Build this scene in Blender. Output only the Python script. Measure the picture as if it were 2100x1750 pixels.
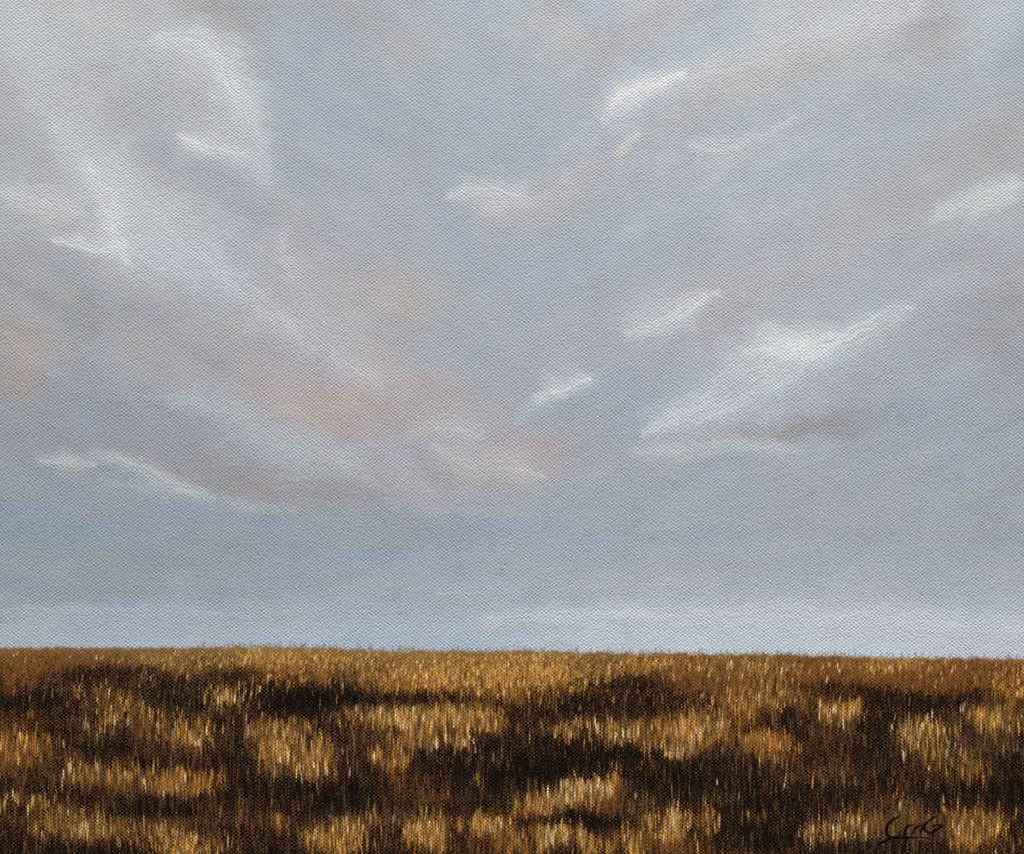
import bpy, math, numpy as np

# ------------------------------------------------------------------
# A small acrylic landscape on stretched canvas (12 x 10 inches), hung
# on a plaster wall and photographed square-on so it fills the frame.
# Paint units: 2100 x 1750 across the visible part of the canvas.
# ------------------------------------------------------------------
U = 0.302 / 2100.0                 # metres per paint unit
CX, CY, CZ = 1050.0, 875.0, 1.5
HALF_W, HALF_H = 1059.0, 883.0     # 0.3048 x 0.254 m canvas
X0, X1 = CX - HALF_W, CX + HALF_W
Y0, Y1 = CY - HALF_H, CY + HALF_H
rng = np.random.default_rng(7)

for o in list(bpy.data.objects):
    bpy.data.objects.remove(o)
col = bpy.context.scene.collection

def lin(c):
    c = np.asarray(c, dtype=np.float64) / 255.0
    return np.where(c <= 0.04045, c / 12.92, ((c + 0.055) / 1.055) ** 2.4)

def sstep(a, b, x):
    t = np.clip((x - a) / (b - a), 0, 1)
    return t * t * (3 - 2 * t)

def vnoise(x, y, seed):
    """value noise 0..1 at unit period"""
    xi = np.floor(x).astype(np.int64); yi = np.floor(y).astype(np.int64)
    fx = x - xi; fy = y - yi
    fx = fx * fx * (3 - 2 * fx); fy = fy * fy * (3 - 2 * fy)
    tab = np.random.default_rng(seed).random(65536)
    def h(a, b):
        return tab[(a * 7919 + b * 104729 + a * b * 31) & 65535]
    return ((h(xi, yi) * (1 - fx) + h(xi + 1, yi) * fx) * (1 - fy)
            + (h(xi, yi + 1) * (1 - fx) + h(xi + 1, yi + 1) * fx) * fy)

def fbm(x, y, seed, n=3):
    s = 0; a = 0.5; t = 0
    for k in range(n):
        s = s + a * vnoise(x * 2 ** k, y * 2 ** k, seed + k); t += a; a *= 0.5
    return s / t

# ---------------------------------------------------------------- sky
GX = [0, 350, 700, 1050, 1400, 1750, 2100]
GY = [0, 220, 440, 660, 880, 1100, 1210, 1300]
GC = np.array([
 [[182,182,184],[184,182,184],[172,174,184],[180,184,194],[186,188,196],[192,194,198],[182,190,202]],
 [[176,177,181],[174,174,180],[168,175,188],[175,180,191],[178,183,194],[180,183,190],[176,177,183]],
 [[174,177,184],[178,180,185],[170,173,184],[168,174,187],[174,179,190],[178,182,190],[174,174,180]],
 [[160,158,162],[168,168,174],[174,172,176],[166,171,184],[170,174,184],[170,174,184],[164,165,172]],
 [[148,153,165],[156,159,168],[166,163,168],[163,165,176],[162,167,180],[162,166,177],[160,165,176]],
 [[141,152,167],[146,156,170],[150,158,171],[153,162,176],[157,165,177],[159,165,176],[156,162,173]],
 [[146,154,168],[149,158,172],[152,161,175],[160,168,180],[166,173,184],[168,174,184],[162,168,178]],
 [[164,174,187],[164,175,189],[168,179,193],[174,185,198],[185,194,204],[188,196,205],[182,190,200]]], float)

# soft patches: x, y, rx, ry, angle, colour, strength
BLOBS = [
 (60,60,90,60,0,(196,198,200),.5),(250,30,140,50,0,(192,188,188),.5),(470,30,120,45,0,(160,154,158),.75),
 (120,190,90,70,0,(178,172,174),.5),(330,230,90,70,20,(166,170,180),.5),(520,60,70,60,0,(168,172,182),.4),
 (625,120,60,90,0,(156,176,196),.65),(600,240,70,110,0,(164,176,190),.5),(700,40,80,60,0,(168,166,174),.4),
 (830,105,55,50,0,(186,178,176),.5),(980,20,70,30,0,(172,188,202),.55),(1040,90,40,90,0,(176,186,198),.4),
 (1160,90,120,70,0,(186,182,184),.55),(1170,75,40,30,30,(202,194,186),.6),(1230,25,50,30,0,(176,190,206),.5),
 (1260,110,60,40,-20,(196,190,186),.4),(1330,90,60,50,0,(178,176,184),.4),(1500,60,70,60,0,(176,184,196),.5),
 (1300,150,60,20,-35,(166,182,204),.6),(1420,105,40,20,-35,(168,182,204),.5),
 (1680,20,150,30,-5,(200,202,204),.5),(1900,40,55,65,0,(164,154,156),.6),(1870,90,110,35,0,(174,168,170),.35),
 (2050,30,60,25,0,(200,206,210),.5),(1600,150,150,30,-18,(182,176,176),.6),(1450,215,120,30,-30,(182,176,176),.5),
 (2080,120,35,110,0,(160,172,188),.6),(2010,160,50,110,0,(178,186,198),.4),(2040,340,80,160,0,(176,172,174),.55),
 (1800,250,140,60,-25,(170,178,190),.5),(1560,400,200,60,-20,(174,184,196),.5),(1850,420,120,60,-30,(172,170,176),.5),
 (1960,560,160,60,-20,(168,166,172),.5),(2050,690,70,120,0,(160,156,160),.6),(1630,560,150,50,-22,(178,174,178),.6),
 (1450,700,120,50,-25,(172,168,174),.5),(1560,600,150,50,-20,(176,172,178),.5),(1330,740,100,90,0,(160,166,182),.45),
 (1000,330,170,150,0,(166,175,190),.4),(1120,560,180,90,0,(164,172,188),.4),(1150,300,110,80,-30,(174,182,196),.4),
 (750,330,120,120,0,(166,172,184),.5),(900,480,130,100,0,(166,172,185),.4),
 (420,330,140,80,25,(170,168,174),.5),(300,130,90,50,20,(186,188,190),.4),(400,210,55,45,0,(180,172,170),.5),
 (190,430,45,60,-20,(158,164,180),.55),(80,530,130,50,10,(164,164,172),.5),(330,620,160,70,20,(166,162,166),.5),
 (110,300,110,60,0,(168,172,182),.5),(520,480,120,80,30,(168,170,180),.4),
 (640,560,80,70,30,(178,170,172),.5),(780,640,105,85,20,(187,172,170),.55),(700,740,120,50,25,(186,170,168),.5),(900,800,90,50,20,(184,168,168),.5),(650,700,90,60,20,(170,166,172),.4),
 (35,740,45,95,0,(180,160,150),.65),(60,600,80,60,0,(160,160,170),.4),(190,680,70,60,0,(152,158,172),.5),
 (440,760,130,60,15,(168,160,164),.6),(660,825,120,55,12,(192,164,158),.75),(560,780,90,40,20,(180,166,166),.5),
 (830,840,110,50,10,(178,162,162),.6),(1080,930,110,50,0,(180,160,158),.65),(930,1000,180,45,3,(172,162,164),.6),
 (1000,900,90,45,0,(174,164,168),.5),(820,960,70,30,30,(160,150,155),.5),
 (580,1000,200,42,10,(156,148,152),.7),(460,970,110,35,15,(154,146,152),.5),(120,900,150,60,0,(144,148,162),.5),
 (300,900,150,60,10,(146,150,164),.5),(100,1100,110,50,0,(134,156,168),.6),(400,1090,200,35,5,(136,152,166),.4),
 (760,1110,70,25,0,(138,158,170),.6),(630,1060,150,18,3,(140,160,174),.5),(250,1180,200,50,0,(148,152,164),.5),
 (970,1100,200,60,0,(152,162,176),.4),(1650,870,170,28,-7,(150,142,148),.75),(1560,890,70,20,0,(146,136,140),.5),
 (1780,760,150,50,-20,(158,164,178),.5),(1900,860,150,60,-15,(156,166,180),.5),(1500,820,160,40,-15,(172,180,190),.4),
 (1350,880,120,35,-25,(168,172,184),.4),(1430,1020,250,50,0,(160,166,178),.4),(1550,1160,250,30,0,(164,166,174),.4),
 (1820,1100,250,50,-4,(158,164,174),.4),(2020,1080,90,60,0,(154,158,166),.4),(920,1300,120,20,0,(158,178,200),.5),
 (200,1290,250,30,0,(158,170,186),.4),(1130,800,90,50,0,(160,170,186),.4),(1260,900,90,60,-20,(158,162,174),.5),
]

# brush strokes: points (x, y, radius), colour, opacity, below/above softness scale, bristle, is_cloud
W = (208, 214, 216)
STROKES = [
 ([(10,20,30),(50,80,34),(70,150,30),(60,230,20)],(200,204,205),.45,1,1,.7,0),
 ([(60,180,14),(110,240,28),(140,310,26)],(202,206,208),.42,1,1,.8,0),
 ([(200,40,20),(280,60,34),(380,50,22)],(198,200,201),.4,1,1,.7,0),
 ([(260,560,20),(330,520,36),(380,560,26)],(196,201,204),.4,1,1,.7,0),
 ([(60,20,60),(160,70,80),(290,160,70),(340,230,40)],(198,203,205),.45,1,1,.2,1),
 ([(20,40,18),(60,80,26),(110,130,24)],(194,198,201),.35,1,1,.3,0),
 ([(40,40,60),(110,140,66),(160,270,54),(200,370,40)],(198,202,203),.55,1,1,.35,0),
 ([(330,110,40),(400,160,60),(430,240,46)],(190,192,194),.45,1,1,.35,0),
 ([(330,75,20),(400,80,36),(465,120,44),(495,190,42),(510,260,34),(545,340,20)],(208,214,216),.72,1.3,.7,.45,1),
 ([(370,90,10),(430,110,16),(480,170,18),(497,225,12)],(220,224,222),.5,1,1,.6,0),
 ([(390,300,24),(460,280,30),(505,240,30)],(200,204,206),.5,1,1,.3,0),
 ([(372,282,6),(410,300,15),(460,308,14),(500,318,6)],(220,221,216),.72,.8,1.2,.7,1),
 ([(500,300,24),(560,370,14)],(190,196,204),.4,1,1,.3,0),
 ([(100,260,20),(160,330,34),(215,400,44),(250,480,50),(330,540,40)],(200,206,208),.62,.8,1.2,.45,1),
 ([(175,350,10),(215,400,22),(232,450,24),(240,500,14)],(222,226,224),.7,.8,1.1,.5,0),
 ([(235,350,34),(330,440,50),(420,530,50),(520,620,38),(620,690,16)],(202,207,210),.62,1,1,.5,1),
 ([(250,520,26),(360,545,34),(450,590,30)],(188,194,202),.4,1,1,.3,0),
 ([(115,495,5),(180,508,16),(240,520,18),(262,540,6)],(214,218,218),.75,.6,1.4,.5,1),
 ([(15,395,14),(70,412,30),(130,425,26),(165,445,8)],(206,209,208),.65,1.2,.8,.35,1),
 ([(0,330,10),(50,360,24),(90,390,20)],(182,188,194),.3,1,1,.3,0),
 ([(570,480,14),(592,550,18),(630,650,30),(690,740,28),(780,800,12)],(200,203,207),.55,.8,1.3,.55,1),
 ([(430,600,20),(520,660,30),(620,720,30),(700,770,16)],(182,186,194),.35,1,1,.3,0),
 ([(1235,250,10),(1262,215,26),(1300,190,30),(1390,165,32),(1500,125,46),(1620,85,50),(1760,40,40),(1900,5,24)],(207,210,211),.72,1.1,.7,.35,1),
 ([(1252,228,10),(1278,200,22),(1320,178,20),(1400,155,10)],(226,228,224),.8,.9,.9,.5,1),
 ([(1480,165,16),(1600,130,30),(1720,110,24)],(196,188,186),.4,1,1,.3,0),
 ([(1150,315,10),(1200,280,20),(1260,240,20)],(198,202,206),.5,1,1,.5,0),
 ([(1100,400,24),(1180,360,40),(1260,320,42),(1320,275,18)],(192,189,190),.6,1,.8,.35,1),
 ([(1268,312,6),(1290,292,8),(1310,276,4)],(218,218,212),.7,1,1,.6,1),
 ([(1000,440,40),(1080,450,50),(1160,400,44)],(190,186,186),.6,1,1,.25,0),
 ([(930,402,10),(965,388,22),(1015,388,28),(1070,395,18)],(210,211,209),.68,1.2,.7,.5,1),
 ([(985,438,4),(1025,422,14),(1060,402,14)],(208,208,205),.4,1,1,.7,0),
 ([(1420,298,8),(1465,304,18),(1510,298,16),(1550,284,9),(1620,248,6)],(206,211,210),.75,1,.8,.45,1),
 ([(1540,290,14),(1650,235,22),(1760,190,22)],(184,190,200),.35,1,1,.4,0),
 ([(1400,430,20),(1520,400,34),(1660,370,34),(1760,320,20)],(182,190,202),.35,1,1,.4,0),
 ([(1925,445,12),(1985,414,34),(2035,394,38),(2080,385,22)],(206,213,215),.62,1.1,.7,.3,1),
 ([(2000,432,8),(2030,412,20),(2065,398,16)],(214,218,214),.6,1,1,.3,1),
 ([(1275,665,16),(1330,635,34),(1420,600,40),(1560,570,40),(1720,540,30)],(190,188,192),.5,1,.8,.35,0),
 ([(1275,665,8),(1295,635,14),(1350,612,14),(1430,596,8)],(196,201,206),.38,1,.8,.7,1),
 ([(1290,680,10),(1325,660,22),(1380,640,20),(1440,605,8)],(198,202,206),.4,1,1,.6,0),
 ([(1290,682,12),(1335,668,24),(1390,648,24),(1440,622,13),(1470,600,5)],(214,218,217),.72,.9,.9,.55,1),
 ([(1200,790,10),(1290,730,18),(1400,690,18)],(182,188,198),.4,1,1,.5,0),
 ([(1105,814,9),(1135,799,22),(1168,790,20),(1205,782,9)],(216,217,214),.7,.9,.9,.4,1),
 ([(1058,866,4),(1085,840,10),(1120,812,8)],(190,200,208),.55,1,1,.5,0),
 ([(1590,672,12),(1560,705,28),(1505,765,32),(1440,818,24),(1370,860,10)],(204,211,215),.6,1.3,.6,.7,1),
 ([(1660,705,40),(1620,745,58),(1540,805,50),(1430,850,30),(1330,880,12)],(194,201,206),.8,1,1,.5,0),
 ([(1620,700,8),(1640,690,8),(1655,720,10)],(210,216,218),.6,1,1,.5,0),
 ([(1550,705,16),(1605,712,36),(1665,712,36),(1725,692,30),(1785,664,20),(1860,630,9)],(213,218,217),.8,1.3,.75,.85,1),
 ([(1575,668,5),(1590,690,12),(1580,712,10)],(214,219,218),.6,1,1,.8,0),
 ([(1612,676,4),(1628,694,11),(1640,712,10)],(214,219,218),.6,1,1,.8,0),
 ([(1630,722,4),(1642,712,7),(1652,702,4)],(228,222,218),.6,1,1,.3,0),
 ([(1840,640,20),(1920,600,28),(2000,570,20)],(188,196,206),.45,1,1,.4,0),
 ([(1560,830,14),(1680,790,22),(1800,730,20)],(176,184,194),.35,1,1,.4,0),
 ([(1310,932,8),(1360,928,16),(1430,918,15),(1560,912,12),(1640,922,4)],(202,205,203),.62,1,1,.4,1),
 ([(355,822,14),(420,826,24),(480,840,30),(560,885,34),(640,925,30),(720,955,12)],(190,197,201),.55,1,1,.35,1),
 ([(480,900,10),(560,930,22),(640,950,18)],(176,184,192),.35,1,1,.4,0),
 ([(845,890,10),(885,874,22),(935,872,24),(985,892,12)],(202,205,207),.52,1.1,.8,.6,1),
 ([(885,922,6),(925,948,20),(985,966,28),(1050,958,26),(1110,975,8)],(203,204,202),.55,1,.9,.7,1),
 ([(1010,930,10),(1060,945,20),(1090,970,8)],(198,192,190),.45,1,1,.4,0),
 ([(700,925,10),(765,935,22),(815,962,22),(875,1005,12)],(194,200,203),.48,1,1,.7,1),
 ([(190,932,9),(240,942,14),(290,962,17),(350,990,14),(430,1014,8)],(212,212,205),.6,.9,.7,.9,1),
 ([(400,1012,8),(470,1030,12),(530,1042,12),(600,1052,6)],(192,197,200),.36,.7,1,.4,1),
 ([(85,942,5),(130,944,13),(185,950,7)],(200,200,194),.6,1,1,.45,1),
 ([(820,1000,8),(870,1018,12),(960,1020,8)],(180,182,186),.4,1,1,.4,0),
 ([(900,1222,8),(1080,1206,16),(1250,1198,18),(1480,1204,10)],(178,184,190),.5,1,1,.5,0),
 ([(1000,1272,12),(1300,1258,26),(1650,1262,32),(2080,1285,26)],(194,199,203),.72,1,1,.5,0),
 ([(1680,1300,8),(1850,1293,12),(2090,1308,10)],(188,193,198),.6,1,1,.5,0),
 ([(1300,1085,3),(1400,1078,6),(1560,1072,5)],(176,180,186),.4,1,1,.5,0),
 ([(1200,985,8),(1350,970,12),(1500,985,8)],(172,177,186),.4,1,1,.5,0),
 ([(1500,1150,10),(1650,1140,16),(1800,1148,10)],(168,170,178),.4,1,1,.5,0),
 ([(-10,1256,8),(200,1252,10),(500,1258,12),(850,1246,8)],(170,180,190),.6,1,1,.5,0),
]

def add_wisps():
    r = np.random.default_rng(23)
    out = []
    for k in range(105):
        x = r.uniform(-20, 2120); y = r.uniform(0, 1280)
        if y > 1000: ang = r.normal() * .03 - (.05 if x > 1100 else -.04)
        elif x < 900: ang = .62 + r.normal() * .16 - .35 * max(0, (y - 500) / 500)
        elif x > 1200: ang = -.45 + r.normal() * .10 + .2 * max(0, (y - 500) / 500)
        else: continue
        L = r.uniform(70, 240) * (1.5 if y > 1000 else 1); w = r.uniform(4, 11)
        dx, dy = math.cos(ang) * L / 2, math.sin(ang) * L / 2; b = r.normal() * 8
        k2 = r.random()
        lum = 176 + 18 * r.random() - y * .008
        c = (lum, lum + 2, lum + 5) if k2 < .6 else (lum - 14, lum - 16, lum - 10) if k2 < .8 else (lum - 16, lum - 10, lum + 1)
        out.append(([(x - dx, y - dy, w * .4), (x, y + b, w), (x + dx, y + dy, w * .5)], c, r.uniform(.15, .38), 1, 1, .8, 0))
    return out
STROKES = add_wisps() + STROKES

def sky_base(X, Y):
    # low frequency wandering keeps the blend lines from looking computed
    Xw = X + 50 * (fbm(X / 160, Y / 120, 11) - .5)
    Yw = Y + 40 * (fbm(X / 160, Y / 120, 21) - .5)
    gx = np.interp(Xw, GX, np.arange(len(GX)))
    gy = np.interp(Yw, GY, np.arange(len(GY)))
    i = np.clip(gx.astype(int), 0, len(GX) - 2); j = np.clip(gy.astype(int), 0, len(GY) - 2)
    fx = gx - i; fy = gy - j
    fx = (fx * fx * (3 - 2 * fx))[..., None]; fy = (fy * fy * (3 - 2 * fy))[..., None]
    C = ((GC[j, i] * (1 - fx) + GC[j, i + 1] * fx) * (1 - fy)
         + (GC[j + 1, i] * (1 - fx) + GC[j + 1, i + 1] * fx) * fy)
    for (bx, by, rx, ry, a, c, s) in BLOBS:
        Rb = 2.4 * max(rx, ry) + 40
        i0, i1 = np.searchsorted(X[0], [bx - Rb, bx + Rb]); j0, j1 = np.searchsorted(Y[:, 0], [by - Rb, by + Rb])
        if i1 - i0 < 2 or j1 - j0 < 2: continue
        m = (slice(j0, j1), slice(i0, i1))
        ca, sa = math.cos(math.radians(a)), math.sin(math.radians(a))
        dx = Xw[m] - bx; dy = Yw[m] - by
        u = (dx * ca + dy * sa) / rx; v = (-dx * sa + dy * ca) / ry
        w = s * np.exp(-(u * u + v * v) ** 1.25 * .8)
        w = np.clip(w * (.7 + .6 * fbm(u * 1.6 + 9, v * 5 + 3, int(bx) % 97 + 5, 2)), 0, 1)
        C[m] += (np.array(c, float) - C[m]) * w[..., None]
    # brushy colour drift: strokes fall toward the middle from both sides, level near the horizon
    def drift(ang, sd):
        ca, sa = math.cos(ang), math.sin(ang)
        q, t = X * ca + Y * sa, -X * sa + Y * ca
        return fbm(q / 120, t / 34, sd, 3) - .5, fbm(q / 150, t / 50, sd + 9, 2) - .5
    l1, l2 = drift(.55, 31); r1, r2 = drift(-.45, 61); f1, f2 = drift(.0, 91)
    wr = sstep(850, 1250, X); wf = sstep(950, 1150, Y)
    n1 = (l1 * (1 - wr) + r1 * wr) * (1 - wf) + f1 * wf
    n2 = (l2 * (1 - wr) + r2 * wr) * (1 - wf) + f2 * wf
    C += n1[..., None] * 12 + n2[..., None] * np.array([9, 1, -9.])
    return C

def stroke_alpha(X, Y, st, seed):
    pts, c, op, kp, kn, br, _ = st
    best = np.full(X.shape, 9e9); S = np.zeros(X.shape); D = np.zeros(X.shape)
    s0 = 0
    wob = 5 * (fbm(X / 14, Y / 9, seed, 2) - .5)
    rm = max(p[2] for p in pts)
    wa = min(6 + .75 * rm, 34)
    X, Y = (X + 1.1 * wa * (fbm(X / 48, Y / 36, seed + 60, 3) - .5), Y + wa * (fbm(X / 48, Y / 36, seed + 70, 3) - .5))
    for (ax, ay, ar), (bx, by, brd) in zip(pts[:-1], pts[1:]):
        dx, dy = bx - ax, by - ay; L = math.hypot(dx, dy)
        t = np.clip(((X - ax) * dx + (Y - ay) * dy) / L ** 2, 0, 1)
        px = X - ax - t * dx; py = Y - ay - t * dy
        sd = (dx * (Y - ay) - dy * (X - ax)) / L
        dd = np.hypot(px, py)
        r = (ar + (brd - ar) * t) * np.where(sd > 0, kp, kn) + 1e-3
        q = (dd + wob) / (r * 1.9 + 3)
        m = q < best
        best[m] = q[m]; S[m] = (s0 + t * L)[m]; D[m] = sd[m]
        s0 += L
    fib = fbm(S / 70 + 5 + D / 90, D / 3.4 + 50 + 2 * fbm(S / 50, D / 30, seed + 40, 2), seed + 3, 3)
    patch = fbm(X / 34, Y / 16, seed + 9, 3)
    q = np.clip(best, 0, 9) * (1 + br * 1.3 * (fib - .5) + 1.0 * (patch - .5)) + br * .5 * (fib - .5)
    a = np.exp(-np.clip(q, 0, 9) ** 2.2 * 1.9)
    return np.clip(op * a * np.clip(1 - br * 2.2 * (.58 - fib), .15, 1.2), 0, 1)

def make_sky(xs, ys, want_id=True):
    X, Y = np.meshgrid(xs, ys)
    under = sky_base(X, Y)
    g = under.mean(-1, keepdims=True)
    under = g + (under - g) * .80 + np.array([7.5, 11, 10])     # greyed lavender, as mixed on the palette
    paint = under.copy(); cov = np.zeros(X.shape)
    cid = np.full(X.shape, -1, int); cbest = np.zeros(X.shape)
    k = 0
    for i, st in enumerate(STROKES):
        px = [p[0] for p in st[0]]; py = [p[1] for p in st[0]]; R = max(p[2] for p in st[0]) * 3.2 + 14
        i0, i1 = np.searchsorted(xs, [min(px) - R, max(px) + R]); j0, j1 = np.searchsorted(ys, [min(py) - R, max(py) + R])
        if i1 - i0 < 2 or j1 - j0 < 2: 
            k += st[6]; continue
        sl = (slice(j0, j1), slice(i0, i1))
        a = stroke_alpha(X[sl], Y[sl], st, 200 + i * 13)
        c = np.array(st[1], float) * .96 + np.array([12, 13.5, 14.5])
        c = np.minimum(c, 228)
        # half of the stroke is blended wet, half is left as broken dry paint on the weave
        A = a[..., None]
        under[sl] += (c - under[sl]) * A * .72
        paint[sl] += (c + 6 - paint[sl]) * np.clip(A * 1.25, 0, 1)
        cov[sl] = np.maximum(cov[sl], a)
        if st[6]:
            m = (a > .30 * st[2] + .06) & (a / st[2] > cbest[sl])
            cid[sl][m] = k; cbest[sl][m] = (a / st[2])[m]
            k += 1
    return X, Y, under, paint, cov, cid

# -------------------------------------------------------------- field
HX = [-20, 0, 200, 330, 500, 620, 720, 900, 1050, 1300, 1580, 1820, 2100, 2120]
HY = [1327, 1327, 1327, 1328, 1325, 1325, 1330, 1334, 1334, 1338, 1340, 1347, 1350, 1350]
def horizon(x): return np.interp(x, HX, HY)

RUST, ORNG, GOLD, CREAM, OLIVE, BROWN = (122,76,34), (176,116,48), (188,136,62), (224,192,134), (140,112,60), (108,76,40)
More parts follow.
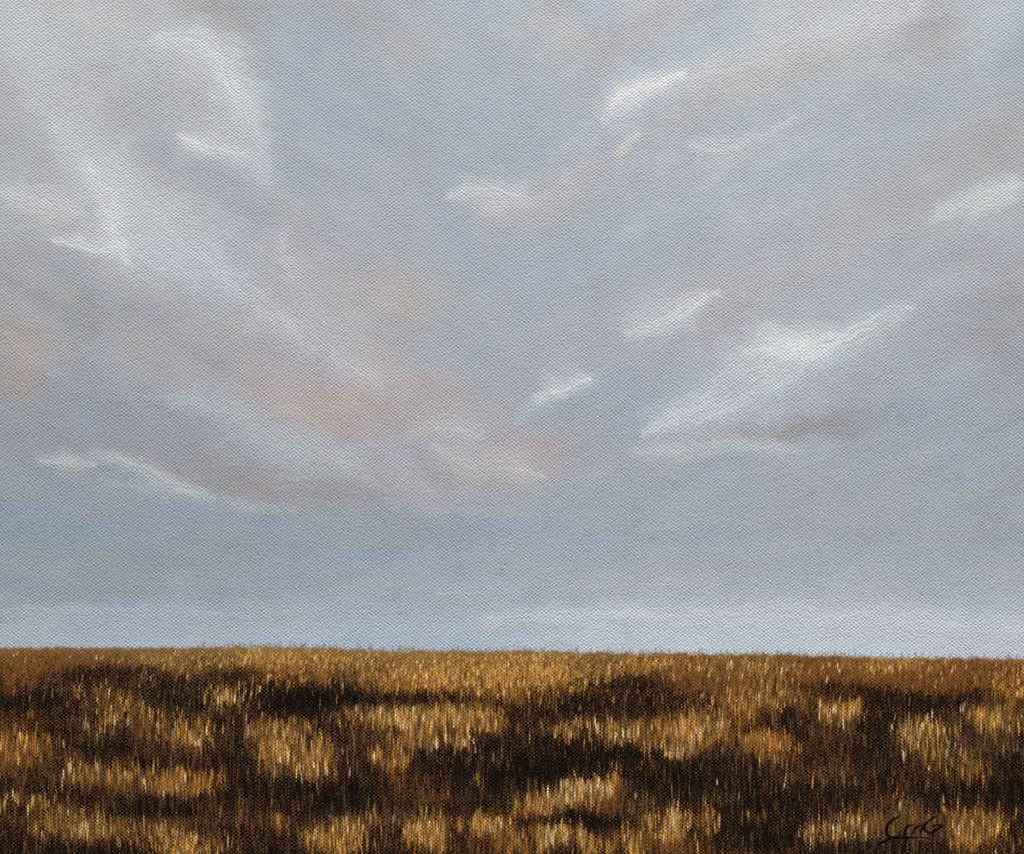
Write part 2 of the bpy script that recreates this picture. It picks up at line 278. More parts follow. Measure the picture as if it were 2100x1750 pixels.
# light patches: x, y, rx, ry, strength, main colour, cream share
TUFTS = [
 (60,1350,90,24,.75,RUST,.15),(190,1345,90,14,.8,BROWN,.1),(40,1385,60,25,.7,RUST,.12),(175,1420,70,22,.35,GOLD,.1),(420,1350,60,18,.8,BROWN,.3),
 (330,1350,80,14,.7,OLIVE,.2),(500,1345,90,16,.85,OLIVE,.4),(600,1350,80,22,.75,GOLD,.2),(700,1352,90,20,.75,OLIVE,.15),
 (300,1385,22,10,.4,ORNG,.1),(375,1375,40,16,.4,GOLD,.1),(620,1390,60,22,.55,ORNG,.2),(540,1385,30,18,.4,ORNG,.2),
 (465,1425,38,26,.75,GOLD,.5),(225,1475,38,28,.55,OLIVE,.5),(265,1440,40,20,.35,OLIVE,.2),(375,1495,48,28,.6,GOLD,.4),(300,1470,30,22,.4,OLIVE,.3),
 (400,1515,30,14,.5,CREAM,.5),(515,1498,10,18,.6,CREAM,.8),
 (40,1525,45,30,.75,ORNG,.1),(20,1560,30,20,.55,RUST,.1),(195,1580,34,22,.55,GOLD,.5),(150,1590,22,18,.3,CREAM,.7),
 (290,1590,60,22,.5,GOLD,.15),(370,1608,48,20,.95,ORNG,.12),(400,1590,30,14,.6,ORNG,.1),(240,1610,40,14,.4,RUST,.05),
 (55,1640,50,22,.5,OLIVE,.25),(115,1680,26,26,.5,GOLD,.6),(190,1695,26,28,.6,CREAM,.7),(260,1700,60,22,.45,OLIVE,.2),
 (150,1700,60,24,.45,GOLD,.2),(350,1715,70,22,.5,GOLD,.3),(380,1740,44,16,.75,GOLD,.1),(500,1665,16,22,.5,RUST,.1),(430,1660,16,12,.4,ORNG,.1),
 (590,1490,40,18,.6,GOLD,.4),(560,1530,24,36,.75,GOLD,.3),(600,1545,44,34,.6,GOLD,.25),(648,1560,24,40,.8,ORNG,.5),(655,1540,14,24,.7,CREAM,.8),
 (740,1500,34,40,.3,RUST,.05),(780,1462,52,20,.6,GOLD,.6),(800,1470,30,12,.6,CREAM,.8),(900,1465,60,22,.8,GOLD,.25),(960,1470,46,24,.75,GOLD,.15),
 (1005,1478,18,18,.8,ORNG,.2),(840,1490,30,16,.6,GOLD,.4),(880,1515,46,18,.65,GOLD,.5),(945,1522,14,16,.7,CREAM,.8),(835,1520,10,18,.7,ORNG,.1),
 (772,1543,9,16,.9,ORNG,.3),(812,1560,18,18,.85,ORNG,.1),(820,1590,30,30,.3,RUST,.05),(980,1595,5,16,.6,GOLD,.5),
 (860,1385,90,24,.85,GOLD,.2),(960,1385,100,28,.9,GOLD,.25),(820,1400,60,18,.7,ORNG,.1),(1060,1380,80,32,.95,GOLD,.2),(880,1350,120,14,.85,OLIVE,.2),
 (1150,1370,90,32,.95,GOLD,.18),(1240,1360,60,16,.8,BROWN,.2),(1050,1420,40,18,.6,ORNG,.1),(1090,1350,100,12,.85,OLIVE,.3),
 (1350,1360,80,20,.85,GOLD,.2),(1420,1375,60,24,.8,RUST,.05),(1480,1370,70,30,.85,BROWN,.12),(1540,1365,80,18,.8,GOLD,.4),(1650,1370,90,20,.9,RUST,.25),
 (1760,1375,80,18,.95,RUST,.2),(1840,1365,80,14,.95,GOLD,.35),(1880,1390,80,22,.95,RUST,.06),(1960,1385,70,26,.9,RUST,.1),(2040,1385,70,28,.9,RUST,.2),
 (2090,1395,40,34,.85,ORNG,.1),(1480,1420,70,34,.6,RUST,.1),(1530,1440,50,34,.5,GOLD,.25),(1590,1420,50,36,.5,GOLD,.2),(1640,1440,40,30,.35,BROWN,.1),
 (1350,1500,28,30,.85,RUST,.15),(1385,1500,26,32,.95,ORNG,.35),(1412,1500,16,34,.9,CREAM,.7),(1390,1535,22,16,.8,CREAM,.8),(1440,1500,24,32,.6,GOLD,.6),
 (1480,1495,24,30,.5,GOLD,.3),(1530,1520,20,26,.5,ORNG,.2),(1565,1520,16,24,.95,ORNG,.2),(1595,1525,22,24,.95,ORNG,.15),(1590,1550,26,16,.6,RUST,.05),
 (1140,1495,34,16,.5,GOLD,.4),(1165,1510,6,12,.8,CREAM,.6),(1210,1485,44,18,.5,GOLD,.3),(1265,1505,30,18,.6,CREAM,.5),(1305,1500,20,26,.55,GOLD,.4),(1330,1530,8,20,.7,ORNG,.3),
 (1190,1620,34,22,.8,GOLD,.6),(1175,1618,12,22,1,CREAM,.95),(1212,1618,18,16,.9,CREAM,.9),(1240,1615,14,20,.8,CREAM,.9),(1262,1600,9,28,1,ORNG,.1),(1230,1640,26,22,.85,RUST,.1),
 (1120,1640,34,20,.8,GOLD,.5),(1085,1655,24,16,.5,ORNG,.3),(1290,1640,34,26,.4,BROWN,.2),(1110,1660,20,12,.6,ORNG,.2),
 (1110,1715,10,26,.9,CREAM,.6),(1135,1712,16,20,.85,CREAM,.8),(1160,1710,14,22,.7,GOLD,.6),(1190,1710,8,22,.9,GOLD,.4),(1060,1725,30,24,.6,ORNG,.3),
 (1215,1735,12,20,1,GOLD,.05),(1250,1735,7,12,.9,GOLD,.1),(1300,1738,10,20,1,GOLD,.05),(1330,1685,12,20,.6,GOLD,.3),(1285,1700,20,20,.35,ORNG,.2),(1315,1705,34,16,.3,ORNG,.2),
 (1375,1695,18,34,.9,GOLD,.4),(1385,1680,10,24,.9,CREAM,.6),(1430,1690,30,28,.5,GOLD,.3),(1460,1675,14,28,.5,ORNG,.1),(1400,1735,40,14,.4,RUST,.1),
 (700,1725,34,28,.95,GOLD,.12),(650,1715,24,20,.6,GOLD,.2),(710,1690,40,18,.5,GOLD,.4),(570,1680,20,22,.45,ORNG,.05),(740,1680,40,20,.35,GOLD,.2),
 (838,1700,9,28,.9,GOLD,.3),(866,1695,11,28,.95,GOLD,.35),(900,1700,12,26,.85,GOLD,.3),(890,1725,18,18,.85,CREAM,.5),(985,1685,9,22,1,GOLD,.3),
 (1010,1690,24,18,.7,GOLD,.5),(1025,1690,9,12,.9,CREAM,.8),(950,1690,20,18,.5,ORNG,.3),(1030,1715,24,24,.6,RUST,.1),(930,1740,60,12,.35,RUST,.1),
 (1700,1460,16,18,.8,CREAM,.7),(1740,1455,20,22,.85,GOLD,.4),(1752,1460,10,16,.8,CREAM,.5),(1720,1490,34,20,.5,BROWN,.1),(1680,1480,24,24,.4,BROWN,.1),
 (1856,1502,14,20,.75,CREAM,.7),(1885,1495,30,26,.6,OLIVE,.5),(1930,1490,34,30,.5,OLIVE,.4),(1900,1535,44,26,.45,OLIVE,.25),(1990,1460,20,24,.45,GOLD,.4),
 (2022,1470,14,26,.85,ORNG,.1),(2035,1470,16,18,.8,CREAM,.4),(2070,1480,34,24,.6,OLIVE,.4),(1985,1575,34,22,.55,ORNG,.05),(1970,1545,40,22,.35,OLIVE,.3),(2060,1520,44,30,.35,BROWN,.2),
 (1850,1650,22,20,.5,BROWN,.2),(1745,1680,18,20,.7,GOLD,.3),(1700,1700,34,22,.55,CREAM,.5),(1660,1705,14,20,.6,CREAM,.7),(1770,1700,24,18,.5,GOLD,.4),
 (1715,1710,14,14,.7,CREAM,.7),(1790,1685,12,22,.5,GOLD,.5),(1960,1680,14,22,.55,GOLD,.5),(1985,1720,24,22,.85,ORNG,.1),(2000,1680,34,24,.6,GOLD,.3),(2040,1695,28,30,.5,GOLD,.2),
 (1860,1690,70,34,.75,BROWN,.02),(1250,1430,60,20,.3,BROWN,.1),(120,1560,60,30,.25,BROWN,.1),(900,1640,100,30,.15,BROWN,.05),(1640,1600,150,50,.2,RUST,.0),(1680,1560,90,30,.2,RUST,0),
]
_r = np.random.default_rng(31)
TUFTS = [(x, y, rx * (1.15 if y > 1412 else 1), ry * (.9 if y > 1412 else 1), s, c, cr) for (x, y, rx, ry, s, c, cr) in TUFTS]
for _k in range(110):
    _x, _y = _r.uniform(-20, 2120), _r.uniform(1395, 1750)
    _c = [RUST, GOLD, OLIVE, BROWN, ORNG, BROWN][int(_r.integers(6))]
    TUFTS.append((_x, _y, _r.uniform(16, 60), _r.uniform(8, 20), _r.uniform(.08, .26), _c, _r.uniform(0, .2)))
# places where the dark underpainting is left thick
DARKS = [(150,1385,55,16,.8),(280,1372,60,14,.7),(520,1385,50,16,.45),(590,1425,70,26,.8),(680,1430,60,24,.8),(840,1430,80,14,.7),(960,1430,70,12,.6),(1130,1430,80,22,.5),
 (1300,1410,70,36,.85),(1380,1440,40,34,.7),(1260,1540,80,30,.9),(1150,1560,120,34,.6),(620,1620,90,30,.8),(480,1560,60,44,.6),(720,1640,90,30,.5),(940,1560,100,30,.6),
 (1170,1672,50,14,1),(1260,1685,60,14,.9),(60,1440,90,26,.6),(380,1440,60,20,.6),(300,1660,90,20,.7),(140,1630,50,16,.5),(60,1735,110,18,.7),(200,1745,120,10,.6),
 (560,1740,60,20,.5),(1480,1600,100,40,.5),(1560,1680,110,60,.8),(1660,1640,120,30,.7),(1900,1620,120,26,.8),(2010,1630,90,26,.7),(1900,1440,90,26,.8),(2020,1425,80,16,.7),(1800,1500,60,60,.7),
 (1640,1500,40,30,.5),(1600,1470,30,24,.5),(1850,1735,120,24,.5),(2090,1650,30,110,.8),(1040,1590,90,40,.6),(1180,1450,80,20,.4),(760,1735,40,20,.4),(1330,1600,70,40,.5)]

def make_field():
    st = 1.0
    xs = np.arange(X0, X1 + .5 * st, st); ys = np.arange(1296.0, Y1 + .5 * st, st)
    X, Y = np.meshgrid(xs, ys)
    ns = int(1372 - ys[0])
    _, _, su0, sp0, sc0, _ = make_sky(xs, ys[:ns])
    def ext(a):
        return np.concatenate([a, np.repeat(a[-1:], len(ys) - ns, 0)], 0)
    su, sp, sc = ext(su0), ext(sp0), ext(sc0)
    hz = horizon(X)
    H, Wd = X.shape
    # density / colour maps
    base_c = np.array([[80., 54, 30]]) + 0 * X[..., None]
    big = fbm(X / 120, Y / 45, 71, 3)
    cover = .45 + .20 * (big - .5)
    cover += .24 * np.exp(-((Y - hz) / 50) ** 2)
    cover += .13 * (fbm(X / 15, Y / 8, 171, 2) - .5) + .10 * (vnoise(X / 3.2, Y / 60, 175) - .5)
    band = fbm(X / 210, Y / 24, 73, 3) - .5
    cover += .15 * band
    base_c += np.clip(band + .12, 0, 1)[..., None] * np.array([44., 28, 9])
    base_c += np.exp(-((Y - hz) / 45) ** 2)[..., None] * np.array([50, 36, 12.])
    warm = fbm(X / 180, Y / 80, 77, 2)
    base_c += (warm[..., None] - .5) * np.array([40, 10, -16.])
    for (dx, dy, rx, ry, s) in DARKS:
        w = np.exp(-(((X - dx) / rx) ** 2 + ((Y - dy) / ry) ** 2) * .8)
        cover -= .21 * s * w
        base_c += (np.array([66., 46, 28]) - base_c) * (.7 * s * w)[..., None]
    paint = base_c.copy()
    under = np.array([15., 8, 4]) + 6 * (fbm(X / 60, Y / 30, 81, 2)[..., None] - .5) + 0 * paint
    dens = []
    for t in TUFTS:
        (tx, ty, rx, ry, s, c, cr) = t
        i0, i1 = np.searchsorted(xs, [tx - 3.4 * rx - 8, tx + 3.4 * rx + 8]); j0, j1 = np.searchsorted(ys, [ty - 3.4 * ry - 8, ty + 3.4 * ry + 8])
        if i1 - i0 < 2 or j1 - j0 < 2: continue
        z = (slice(j0, j1), slice(i0, i1)); Xz, Yz = X[z], Y[z]
        yo = (fbm(Xz / 4.5, Yz * 0, 400 + int(tx) % 60, 3) - .5) * ry * 1.5
        xo = (fbm(Xz / 30, Yz / 11, 480 + int(ty) % 60, 2) - .5) * rx * .9
        q = ((Xz - tx + xo) / (rx * 1.15)) ** 2 + ((Yz - ty + yo) / (ry * 1.1)) ** 2
        w = .95 * s * np.exp(-q ** .9 * .95) * np.clip(1.9 * fbm(Xz / 4, Yz / 34, 300 + int(tx) % 50, 3) - .05 + .9 * (vnoise(Xz / 13, Yz / 7, 350 + int(ty) % 40) - .5), 0, 1.5)
        wc = np.clip(w * 1.0, 0, .92)
        cc = np.array(c if c != CREAM else (186, 144, 84), float) * .97
        paint[z] += (cc - paint[z]) * wc[..., None]
        cover[z] = np.maximum(cover[z], np.clip(cover[z] + .36 * w, 0, .86))
        uc = cc * .30
        under[z] += (uc - under[z]) * np.clip(w * (.85 if ty < 1412 else .32), 0, .8)[..., None]
    # individual upright grass strokes
    def dab(cx, cy, ln, wd, slant, c, a, solid=.0):
        i0 = int((cx - wd - abs(slant) * ln - X0) / st) - 1; i1 = int((cx + wd + abs(slant) * ln - X0) / st) + 3
        j0 = int((cy - ln / 2 - ys[0]) / st); j1 = int((cy + ln / 2 - ys[0]) / st) + 2
        i0 = max(i0, 0); j0 = max(j0, 0); i1 = min(i1, Wd); j1 = min(j1, H)
        if i1 <= i0 or j1 <= j0: return
        gx = xs[i0:i1][None, :]; gy = ys[j0:j1][:, None]
        t = (gy - cy) / (ln / 2)
        prof = np.clip(1 - np.abs(t) ** 2.5, 0, 1)
        d = np.abs(gx - cx + slant * (gy - cy)) / (wd * (.35 + .65 * prof) + .01)
        al = a * prof * np.clip(1.35 - d, 0, 1)
        sl = (slice(j0, j1), slice(i0, i1))
        paint[sl] += (np.array(c) - paint[sl]) * np.clip(al * 1.3, 0, 1)[..., None]
        cover[sl] = np.maximum(cover[sl], cover[sl] * (1 - al) + al * (.86 + solid))
        if solid > 0:
            under[sl] += (np.array(c) * .8 - under[sl]) * (al * .8)[..., None]
    r = np.random.default_rng(5)
    for (tx, ty, rx, ry, s, c, cr) in TUFTS:
        n = int(rx * ry * .12 * s * s) + 1
        for _ in range(n):
            px = tx + r.normal() * rx * .75; py = ty + r.normal() * ry * .62
            if py < horizon(px) + 3: continue
            far = np.clip((py - 1335) / 150, 0, 1)
            cc = np.array(CREAM if r.random() < cr * .32 else (GOLD if c in (CREAM, OLIVE) else c), float) * (.75 + .6 * r.random())
            dab(px, py, (8 + 18 * far) * (.6 + r.random() * 1.1), .7 + .8 * r.random() + .5 * far, .25 * (1 - far) + r.normal() * .08, cc, .45 + .5 * r.random())
        # a few thick bright dabs in the lightest tufts
        for _ in range(int(cr * s * 6.5 * (rx / 20) + r.random())):
            px = tx + r.normal() * rx * .5; py = ty + r.normal() * ry * .4
            if py < horizon(px) + 6: continue
            far = np.clip((py - 1335) / 150, 0, 1)
            if r.random() < (.6 if far < .4 else .25): continue
            dab(px, py, (5 + 18 * far) * (.6 + .8 * r.random()), 1.2 + 1.5 * r.random() * far, .22 * (1 - far) + r.normal() * .06,
                np.array([236, 212, 160]) * (.85 + .15 * r.random()), .95, .15)
    # loose strokes over everything, dim
    for _ in range(19000):
        px = r.uniform(X0, X1); py = r.uniform(1345, Y1)
        if py < horizon(px) + 2: continue
        far = np.clip((py - 1335) / 150, 0, 1)
        k = r.random()
        cc = np.array((104, 74, 42) if k < .45 else (24, 15, 9) if k < .9 else (160, 118, 62), float) * (.7 + .5 * r.random())
        a = .15 + .33 * r.random()
        dab(px, py, (9 + 30 * far) * (.5 + r.random()), .6 + .8 * r.random(), r.normal() * .07, cc, a if k < .55 or k >= .88 else a * .9)
    # horizon fringe: sky above, field below, stems crossing
    edge = hz + 7 * (fbm(X / 14, X * 0, 91, 3) - .5) + 3.0 * (vnoise(X / 1.7, Y * 0, 95) - .5)
    fa = sstep(-2.5, 3.0, Y - edge)
    haze = np.exp(-np.clip(Y - edge, 0, 99) / 7) * .45 * np.where(X < 900, 1, .5)
    paint += (np.array([150, 140, 118.]) - paint) * haze[..., None]
    under += (np.array([104, 84, 58.]) - under) * (haze * 1.3)[..., None]
    under = under + np.exp(-((Y - hz) / 38) ** 2)[..., None] * np.array([42, 28, 10.])
    cover = np.clip(cover + haze * .3, 0, .95)
    stem = np.zeros_like(X)
    for _ in range(1100):
        px = r.uniform(X0, X1); hh = (3 + 12 * r.random() ** 2.5) if px > 400 else (1 + 6 * r.random() ** 2); lean = r.normal() * .25
        yb = horizon(px) + 2
        i0 = max(int(px - X0 - 6), 0); i1 = min(int(px - X0 + 7), Wd)
        j0 = max(int(yb - hh - ys[0]), 0); j1 = int(yb - ys[0]) + 1
        gx = xs[i0:i1][None, :]; gy = ys[j0:j1][:, None]
        d = np.abs(gx - px + lean * (gy - yb))
        stem[j0:j1, i0:i1] = np.maximum(stem[j0:j1, i0:i1], (.25 + .5 * r.random()) * np.clip(1.4 - d / .9, 0, 1))
    stc = np.array([112, 92, 66.])
    fa3 = fa[..., None]
    paint = sp * (1 - fa3) + paint * fa3
    under = su * (1 - fa3) + under * fa3
    s3 = (stem * (1 - fa))[..., None]
    paint += (stc - paint) * s3; under += (stc - under) * s3
    cover = sc * (1 - fa) + cover * fa
    dry = .25 + .75 * fa
    keep = (fa > .02) | (stem > .05)
    tid = np.full(X.shape, -1, int); tb = np.zeros(X.shape)
    for i, (tx, ty, rx, ry, s, c, cr) in enumerate(TUFTS):
        if s < .7 or ty < 1440: continue
        q = ((X - tx + 5 * (vnoise(X / 8, Y / 20, 3) - .5)) / (rx * 1.15)) ** 2 + ((Y - ty) / (ry * 1.15)) ** 2
        m = (q < 1) & (1 - q > tb)
        tid[m] = i; tb[m] = (1 - q)[m]
    return xs, ys, under, paint, cover, dry, keep, tid

# ------------------------------------------------------------ meshes
def grid_mesh(name, xs, ys, under, paint, cov, dry, yoff, mask_faces, mat, parent, relief):
    """one sheet of paint made of the grid cells picked by mask_faces"""
    H, Wd = len(ys), len(xs)
    jj, ii = np.nonzero(mask_faces)
    a = jj * Wd + ii
    quads = np.stack([a, a + Wd, a + Wd + 1, a + 1], 1)
    used, inv = np.unique(quads.ravel(), return_inverse=True)
    quads = inv.reshape(-1, 4)
    X, Y = np.meshgrid(xs, ys)
    x = X.ravel()[used]; y = Y.ravel()[used]
    co = np.empty((len(used), 3), np.float32)
    co[:, 0] = (x - CX) * U; co[:, 2] = -(y - CY) * U
    co[:, 1] = -yoff - relief.ravel()[used]
    me = bpy.data.meshes.new(name)
    n = len(quads)
    me.vertices.add(len(used)); me.vertices.foreach_set("co", co.ravel())
    me.loops.add(n * 4); me.loops.foreach_set("vertex_index", quads.ravel().astype(np.int32))
    me.polygons.add(n); me.polygons.foreach_set("loop_start", np.arange(0, n * 4, 4, dtype=np.int32))
    me.polygons.foreach_set("use_smooth", np.ones(n, bool))
    me.update(calc_edges=True)
    def colour(nm, arr):
        at = me.attributes.new(nm, 'FLOAT_COLOR', 'POINT')
        c = np.ones((len(used), 4), np.float32)
        c[:, :3] = lin(np.clip(arr.reshape(-1, 3)[used], 0, 250))
        at.data.foreach_set("color", c.ravel())
    colour("paint", paint); colour("under", under)
    for nm, arr in (("cover", cov), ("dry", dry)):
        at = me.attributes.new(nm, 'FLOAT', 'POINT')
        at.data.foreach_set("value", arr.ravel()[used].astype(np.float32))
    me.materials.append(mat)
    o = bpy.data.objects.new(name, me); col.objects.link(o); o.parent = parent
    return o

# --------------------------------------------------------- materials
class N:
    def __init__(s, mat):
        mat.use_nodes = True; s.nt = mat.node_tree; s.nt.nodes.clear()
    def add(s, t, **kw):
        n = s.nt.nodes.new(t)
        for k, v in kw.items(): setattr(n, k, v)
        return n
    def link(s, a, b): s.nt.links.new(a, b)
    def val(s, sock, v):
        if hasattr(v, 'is_output'): s.link(v, sock)
        else: sock.default_value = v
    def m(s, op, a, b=None, c=None, clamp=False):
        n = s.add('ShaderNodeMath', operation=op, use_clamp=clamp)
        s.val(n.inputs[0], a)
        if b is not None: s.val(n.inputs[1], b)
        if c is not None: s.val(n.inputs[2], c)
        return n.outputs[0]
    def noise(s, vec, scale, detail=2, rough=.5):
        n = s.add('ShaderNodeTexNoise'); s.link(vec, n.inputs['Vector'])
        n.inputs['Scale'].default_value = scale; n.inputs['Detail'].default_value = detail; n.inputs['Roughness'].default_value = rough
        return n
    def scale(s, vec, v):
        n = s.add('ShaderNodeVectorMath', operation='MULTIPLY'); s.link(vec, n.inputs[0]); n.inputs[1].default_value = v
        return n.outputs[0]

def weave(n, T=4.05):
    """canvas tooth: one knot per thread crossing on a slightly irregular lattice (paint units)"""
    tc = n.add('ShaderNodeTexCoord')
    p = n.scale(tc.outputs['Object'], (1 / U, 0, 1 / U))
    w1 = n.noise(p, 1 / 90.0, 2)
    a = n.add('ShaderNodeVectorMath', operation='MULTIPLY_ADD'); n.link(w1.outputs['Color'], a.inputs[0]); a.inputs[1].default_value = (7, 0, 7); n.link(p, a.inputs[2])
    mp = n.add('ShaderNodeMapping'); n.link(a.outputs[0], mp.inputs['Vector'])
    mp.inputs['Rotation'].default_value = (0, math.radians(44), 0)
    k = 1 / (T * 1.414)
    mp.inputs['Scale'].default_value = (k, k, k)
    pre = a.outputs[0]; sq = n.scale(pre, (.88, 0, 1.12)); n.link(sq, mp.inputs['Vector'])
    vo = n.add('ShaderNodeTexVoronoi', feature='F1'); n.link(mp.outputs[0], vo.inputs['Vector'])
    vo.inputs['Scale'].default_value = 1; vo.inputs['Randomness'].default_value = .27
    h = n.m('SUBTRACT', 1.05, n.m('MULTIPLY', vo.outputs['Distance'], 1.25), clamp=True)
    return h, p

def paint_material():
    mat = bpy.data.materials.new("acrylic_on_canvas"); n = N(mat)
    h, p = weave(n)
    lump = n.noise(p, 1 / 5.5, 3, .6).outputs['Fac']
    amp = n.noise(p, 1 / 70.0, 2).outputs['Fac']
    streakv = n.scale(p, (1 / 3.0, 1, 1 / 42.0))
    streak = n.noise(streakv, 1.0, 2, .55).outputs['Fac']
    att = {}
    for k in ("paint", "under", "cover", "dry"):
        a = n.add('ShaderNodeAttribute', attribute_name=k); att[k] = a
    # how far the loaded brush has reached down into the weave
    t = n.m('ADD', n.m('MULTIPLY', h, .74), n.m('ADD', n.m('MULTIPLY', streak, .85), n.m('MULTIPLY', lump, .22)))
    t = n.m('SUBTRACT', t, .47)                                  # centred near .5
    c = att['cover'].outputs['Fac']
    mr = n.add('ShaderNodeMapRange', interpolation_type='SMOOTHSTEP')
    n.link(t, mr.inputs['Value'])
    inv = n.m('SUBTRACT', 1.0, c)
    n.link(n.m('SUBTRACT', inv, .10), mr.inputs['From Min']); n.link(n.m('ADD', inv, .12), mr.inputs['From Max'])
    dry = att['dry'].outputs['Fac']
    fac = n.m('ADD', n.m('MULTIPLY', mr.outputs[0], dry), n.m('MULTIPLY', c, n.m('SUBTRACT', 1.0, dry)), clamp=True)
    mix = n.add('ShaderNodeMix', data_type='RGBA')
    n.link(fac, mix.inputs[0]); n.link(att['under'].outputs['Color'], mix.inputs[6]); n.link(att['paint'].outputs['Color'], mix.inputs[7])
    # pigment is never perfectly mixed
    pig = n.noise(p, 1 / 16.0, 4, .7).outputs['Fac']
    hsv = n.add('ShaderNodeHueSaturation'); n.link(mix.outputs[2], hsv.inputs['Color'])
    n.link(n.m('MULTIPLY_ADD', pig, .16, .92), hsv.inputs['Value'])
    bs = n.add('ShaderNodeBsdfPrincipled')
    n.link(hsv.outputs[0], bs.inputs['Base Color'])
    bs.inputs['Roughness'].default_value = .5; bs.inputs['Specular IOR Level'].default_value = .06
    # relief
    hh = n.m('MULTIPLY', h, n.m('MULTIPLY_ADD', amp, .9, .50))
    hh = n.m('ADD', hh, n.m('MULTIPLY', lump, .16))
    hh = n.m('ADD', hh, n.m('MULTIPLY', fac, n.m('MULTIPLY', dry, .45)))
    bp = n.add('ShaderNodeBump'); bp.inputs['Strength'].default_value = BUMP; bp.inputs['Distance'].default_value = .00033
    n.link(hh, bp.inputs['Height']); n.link(bp.outputs[0], bs.inputs['Normal'])
    out = n.add('ShaderNodeOutputMaterial'); n.link(bs.outputs[0], out.inputs[0])
    return mat

BUMP = 1.0

def simple_material(name, c, rough, bump_scale, bump_dist, spec=.3):
    mat = bpy.data.materials.new(name); n = N(mat)
    tc = n.add('ShaderNodeTexCoord')
    nz = n.noise(tc.outputs['Object'], bump_scale, 5, .6)
    big = n.noise(tc.outputs['Object'], bump_scale * .03, 3, .6)
    hsv = n.add('ShaderNodeHueSaturation'); hsv.inputs['Color'].default_value = (*lin(c), 1)
    n.link(n.m('MULTIPLY_ADD', big.outputs['Fac'], .16, .92), hsv.inputs['Value'])
    bs = n.add('ShaderNodeBsdfPrincipled'); n.link(hsv.outputs[0], bs.inputs['Base Color'])
    bs.inputs['Roughness'].default_value = rough; bs.inputs['Specular IOR Level'].default_value = spec
    bp = n.add('ShaderNodeBump'); bp.inputs['Distance'].default_value = bump_dist; bp.inputs['Strength'].default_value = .6
    n.link(nz.outputs['Fac'], bp.inputs['Height']); n.link(bp.outputs[0], bs.inputs['Normal'])
    out = n.add('ShaderNodeOutputMaterial'); n.link(bs.outputs[0], out.inputs[0])
    return mat

M_PAINT = paint_material()
M_CANVAS = simple_material("primed_canvas", (214, 210, 200), .7, 1500, .0001)
M_INK = simple_material("black_brush_line", (9, 5, 3), .8, 1800, .00004, .05)
M_WALL = simple_material("wall_plaster", (205, 202, 194), .85, 160, .0008)
M_GROUND = simple_material("paving", (120, 116, 108), .85, 60, .002)

# ----------------------------------------------------------- assembly
root = bpy.data.objects.new("painting", None); col.objects.link(root)
root.location = (0, 0, CZ); root.empty_display_size = .1
root["label"] = "landscape painted on stretched canvas, lavender grey clouded sky above a brown and gold grass field"
root["category"] = "painting"

# stretched canvas body: rounded box 18 mm deep, paint skins lie on its front
def canvas_body():
    import bmesh
    bm = bmesh.new()
    bmesh.ops.create_cube(bm, size=1)
    for v in bm.verts:
        v.co.x *= 2 * HALF_W * U; v.co.z *= 2 * HALF_H * U; v.co.y = v.co.y * .018 + .009
    bmesh.ops.bevel(bm, geom=[e for e in bm.edges], offset=.0012, segments=4, profile=.5, affect='EDGES')
    me = bpy.data.meshes.new("canvas"); bm.to_mesh(me); bm.free(); me.materials.append(M_CANVAS)
    for f in me.polygons: f.use_smooth = True
    o = bpy.data.objects.new("canvas", me); col.objects.link(o); o.parent = root
    return o
canvas_body()

# sky
st = 2.0
xs = np.arange(X0, X1 + .5 * st, st); ys = np.arange(Y0, 1366, st)
X, Y, under, paint, cov, cid = make_sky(xs, ys)
dry = np.full(X.shape, .45)
def edge_roll(X, Y):
    """paint wraps softly over the canvas edge"""
    e = np.minimum(np.minimum(X - X0, X1 - X), np.minimum(Y - Y0, Y1 - Y))
    return -.0010 * np.clip(1 - e / 8.0, 0, 1) ** 2
thick = cov * .00005 + edge_roll(X, Y)
fc = cid[:-1, :-1]
sky_o = grid_mesh("painted_sky", xs, ys, under, paint, cov, dry, .00012, fc < 0, M_PAINT, root, thick)
sky_o["label"] = "lavender and blue grey painted sky blended with pink and beige"
for k in sorted(set(fc[fc >= 0].tolist())):
    m = fc == k
    if m.sum() < 40: continue
    c = grid_mesh("cloud", xs, ys, under, paint, cov, dry, .00012, m, M_PAINT, sky_o, thick)
small = np.zeros_like(fc, bool)
for k in set(fc[fc >= 0].tolist()):
    if (fc == k).sum() < 40: small |= fc == k
if small.any(): grid_mesh("cloud_wisp", xs, ys, under, paint, cov, dry, .00012, small, M_PAINT, sky_o, thick)

# field
fxs, fys, fu, fp, fcov, fdry, keep, tid = make_field()
FX, FY = np.meshgrid(fxs, fys)
fthick = fdry * fcov * .00004 + edge_roll(FX, FY)
kf = keep[:-1, :-1] & keep[1:, 1:]
tf = tid[:-1, :-1]
field_o = grid_mesh("painted_field", fxs, fys, fu, fp, fcov, fdry, .00020, kf & (tf < 0), M_PAINT, root, fthick)
field_o["label"] = "painted field of dark brown and gold dry grass"
for k in sorted(set(tf[tf >= 0].tolist())):
    m = kf & (tf == k)
    if m.sum() < 30: continue
    grid_mesh("grass_tuft", fxs, fys, fu, fp, fcov, fdry, .00020, m, M_PAINT, field_o, fthick)

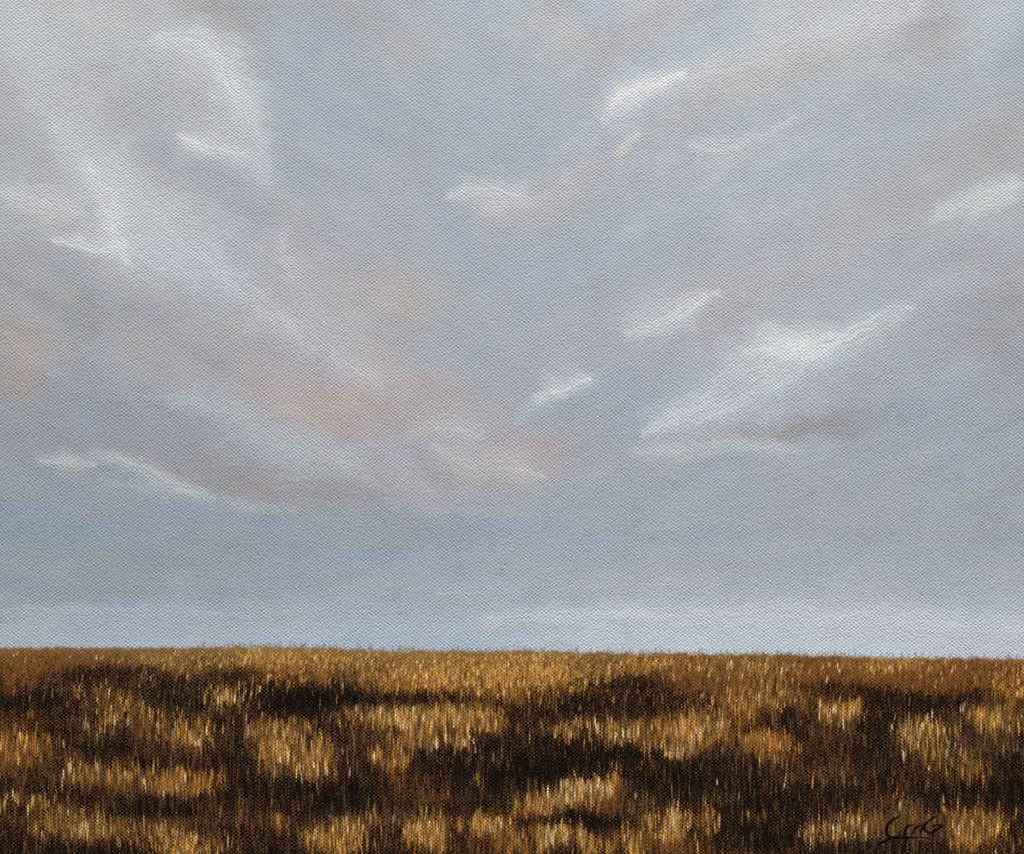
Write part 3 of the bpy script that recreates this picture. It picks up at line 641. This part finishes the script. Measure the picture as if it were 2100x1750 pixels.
# signature, thin raised brush lines
def sig():
    def q(x, y): return (1780.3 + x * .0925, 1602.3 + y * .0925)
    lines = [
     [(720,735,2),(600,790,4),(500,860,6),(425,950,7),(400,1050,7),(415,1140,6),(480,1205,5),(600,1228,4.5),(760,1222,4),(950,1216,3),(1150,1212,2.6),(1300,1230,2.2),(1420,1262,1)],
     [(720,1140,1.5),(650,1185,3),(540,1225,4),(400,1275,4.5),(300,1330,4),(210,1395,1.5)],
     [(905,930,3),(860,990,6),(820,1070,6),(795,1150,3)],
     [(830,1060,3),(880,990,4),(940,945,3),(1010,930,2)],
     [(985,1140,3),(1015,1070,5),(1060,1000,5),(1130,955,4),(1210,945,3)],
     [(1150,1160,2.5),(1160,1090,5),(1195,1020,5.5),(1260,930,5.5),(1340,850,5),(1420,800,5),(1520,740,2)],
     [(1300,900,3),(1245,975,6),(1260,1060,5),(1320,1110,5),(1390,1120,4),(1450,1090,6),(1530,1040,6),(1600,990,6),(1625,950,5),(1560,935,3),(1470,950,3),(1390,990,2)],
     [(1450,1100,4),(1430,1170,3.5),(1425,1250,1.5)]]
    V = []; F = []
    for ln in lines:
        P = []
        for k in range(len(ln) - 1):
            p0 = ln[max(k - 1, 0)]; p1 = ln[k]; p2 = ln[k + 1]; p3 = ln[min(k + 2, len(ln) - 1)]
            for t in np.linspace(0, 1, 9, endpoint=False):
                P.append([.5 * (2 * b + (c - a) * t + (2 * a - 5 * b + 4 * c - d) * t * t + (3 * b - a - 3 * c + d) * t ** 3)
                          for a, b, c, d in zip(p0, p1, p2, p3)])
        P.append(list(ln[-1]))
        base = len(V)
        rr = np.random.default_rng(len(V) + 3)
        for k, (x, y, w) in enumerate(P):
            a = P[max(k - 1, 0)]; b = P[min(k + 1, len(P) - 1)]
            dx, dy = b[0] - a[0], b[1] - a[1]; L = math.hypot(dx, dy) + 1e-6
            nx, ny = -dy / L, dx / L
            cx, cy = q(x, y); hw = max(w, 1.1) * .42 * (.85 + .35 * rr.random())
            for s, hgt in ((-1, .00001), (-.6, .00007), (0, .0001), (.6, .00007), (1, .00001)):
                V.append(((cx + nx * s * hw - CX) * U, -.00034 - hgt, -(cy + ny * s * hw - CY) * U))
        for k in range(len(P) - 1):
            for s in range(4):
                F.append((base + k * 5 + s, base + k * 5 + s + 1, base + k * 5 + s + 6, base + k * 5 + s + 5))
    me = bpy.data.meshes.new("signature"); me.from_pydata(V, [], F); me.update(); me.materials.append(M_INK)
    for f in me.polygons: f.use_smooth = True
    o = bpy.data.objects.new("signature", me); col.objects.link(o); o.parent = root
    o["label"] = "handwritten black signature CmG in the lower right corner"
sig()

# wall behind and ground below, outside this frame
def slab(name, x0, x1, y0, y1, z0, z1, mat):
    V = [(x, y, z) for x in (x0, x1) for y in (y0, y1) for z in (z0, z1)]
    F = [(0,1,3,2),(4,6,7,5),(0,4,5,1),(2,3,7,6),(0,2,6,4),(1,5,7,3)]
    me = bpy.data.meshes.new(name); me.from_pydata(V, [], F); me.update(); me.materials.append(mat)
    o = bpy.data.objects.new(name, me); col.objects.link(o); o["kind"] = "structure"
    return o
slab("wall", -4, 4, .0185, .25, 0.0, 3.2, M_WALL)
slab("ground", -40, 40, -40, 40, -.2, 0.0, M_GROUND)

# -------------------------------------------------------------- light
to_sun = np.array([.06, -.58, .81]); to_sun /= np.linalg.norm(to_sun)
elev = math.asin(to_sun[2]); az = math.atan2(to_sun[0], to_sun[1])
from mathutils import Vector
sun = bpy.data.lights.new("sun", 'SUN'); sun.energy = 1.5; sun.angle = math.radians(10); sun.color = (1, .975, .945)
so = bpy.data.objects.new("sun", sun); col.objects.link(so)
so.rotation_euler = Vector(to_sun).to_track_quat('Z', 'Y').to_euler(); so.location = (1, -2, 4)
w = bpy.data.worlds.new("World"); bpy.context.scene.world = w; w.use_nodes = True
nt = w.node_tree; bg = nt.nodes['Background']
sky = nt.nodes.new('ShaderNodeTexSky'); sky.sky_type = 'NISHITA'; sky.sun_disc = False
sky.sun_elevation = elev; sky.sun_rotation = az; sky.air_density = 1.0; sky.dust_density = 3.0
nt.links.new(sky.outputs[0], bg.inputs[0]); bg.inputs[1].default_value = .075

# ------------------------------------------------------------- camera
cam = bpy.data.cameras.new("camera"); co_ = bpy.data.objects.new("camera", cam); col.objects.link(co_)
D = .55
co_.location = (0, -D, CZ); co_.rotation_euler = (math.pi / 2, 0, 0)
cam.sensor_width = 36; cam.sensor_fit = 'HORIZONTAL'; cam.lens = 36 * D / .302
cam.clip_start = .01; cam.clip_end = 200
sc = bpy.context.scene; sc.camera = co_
sc.view_settings.view_transform = 'Standard'; sc.view_settings.look = 'None'; sc.view_settings.gamma = 1
sc.view_settings.exposure = 0.65
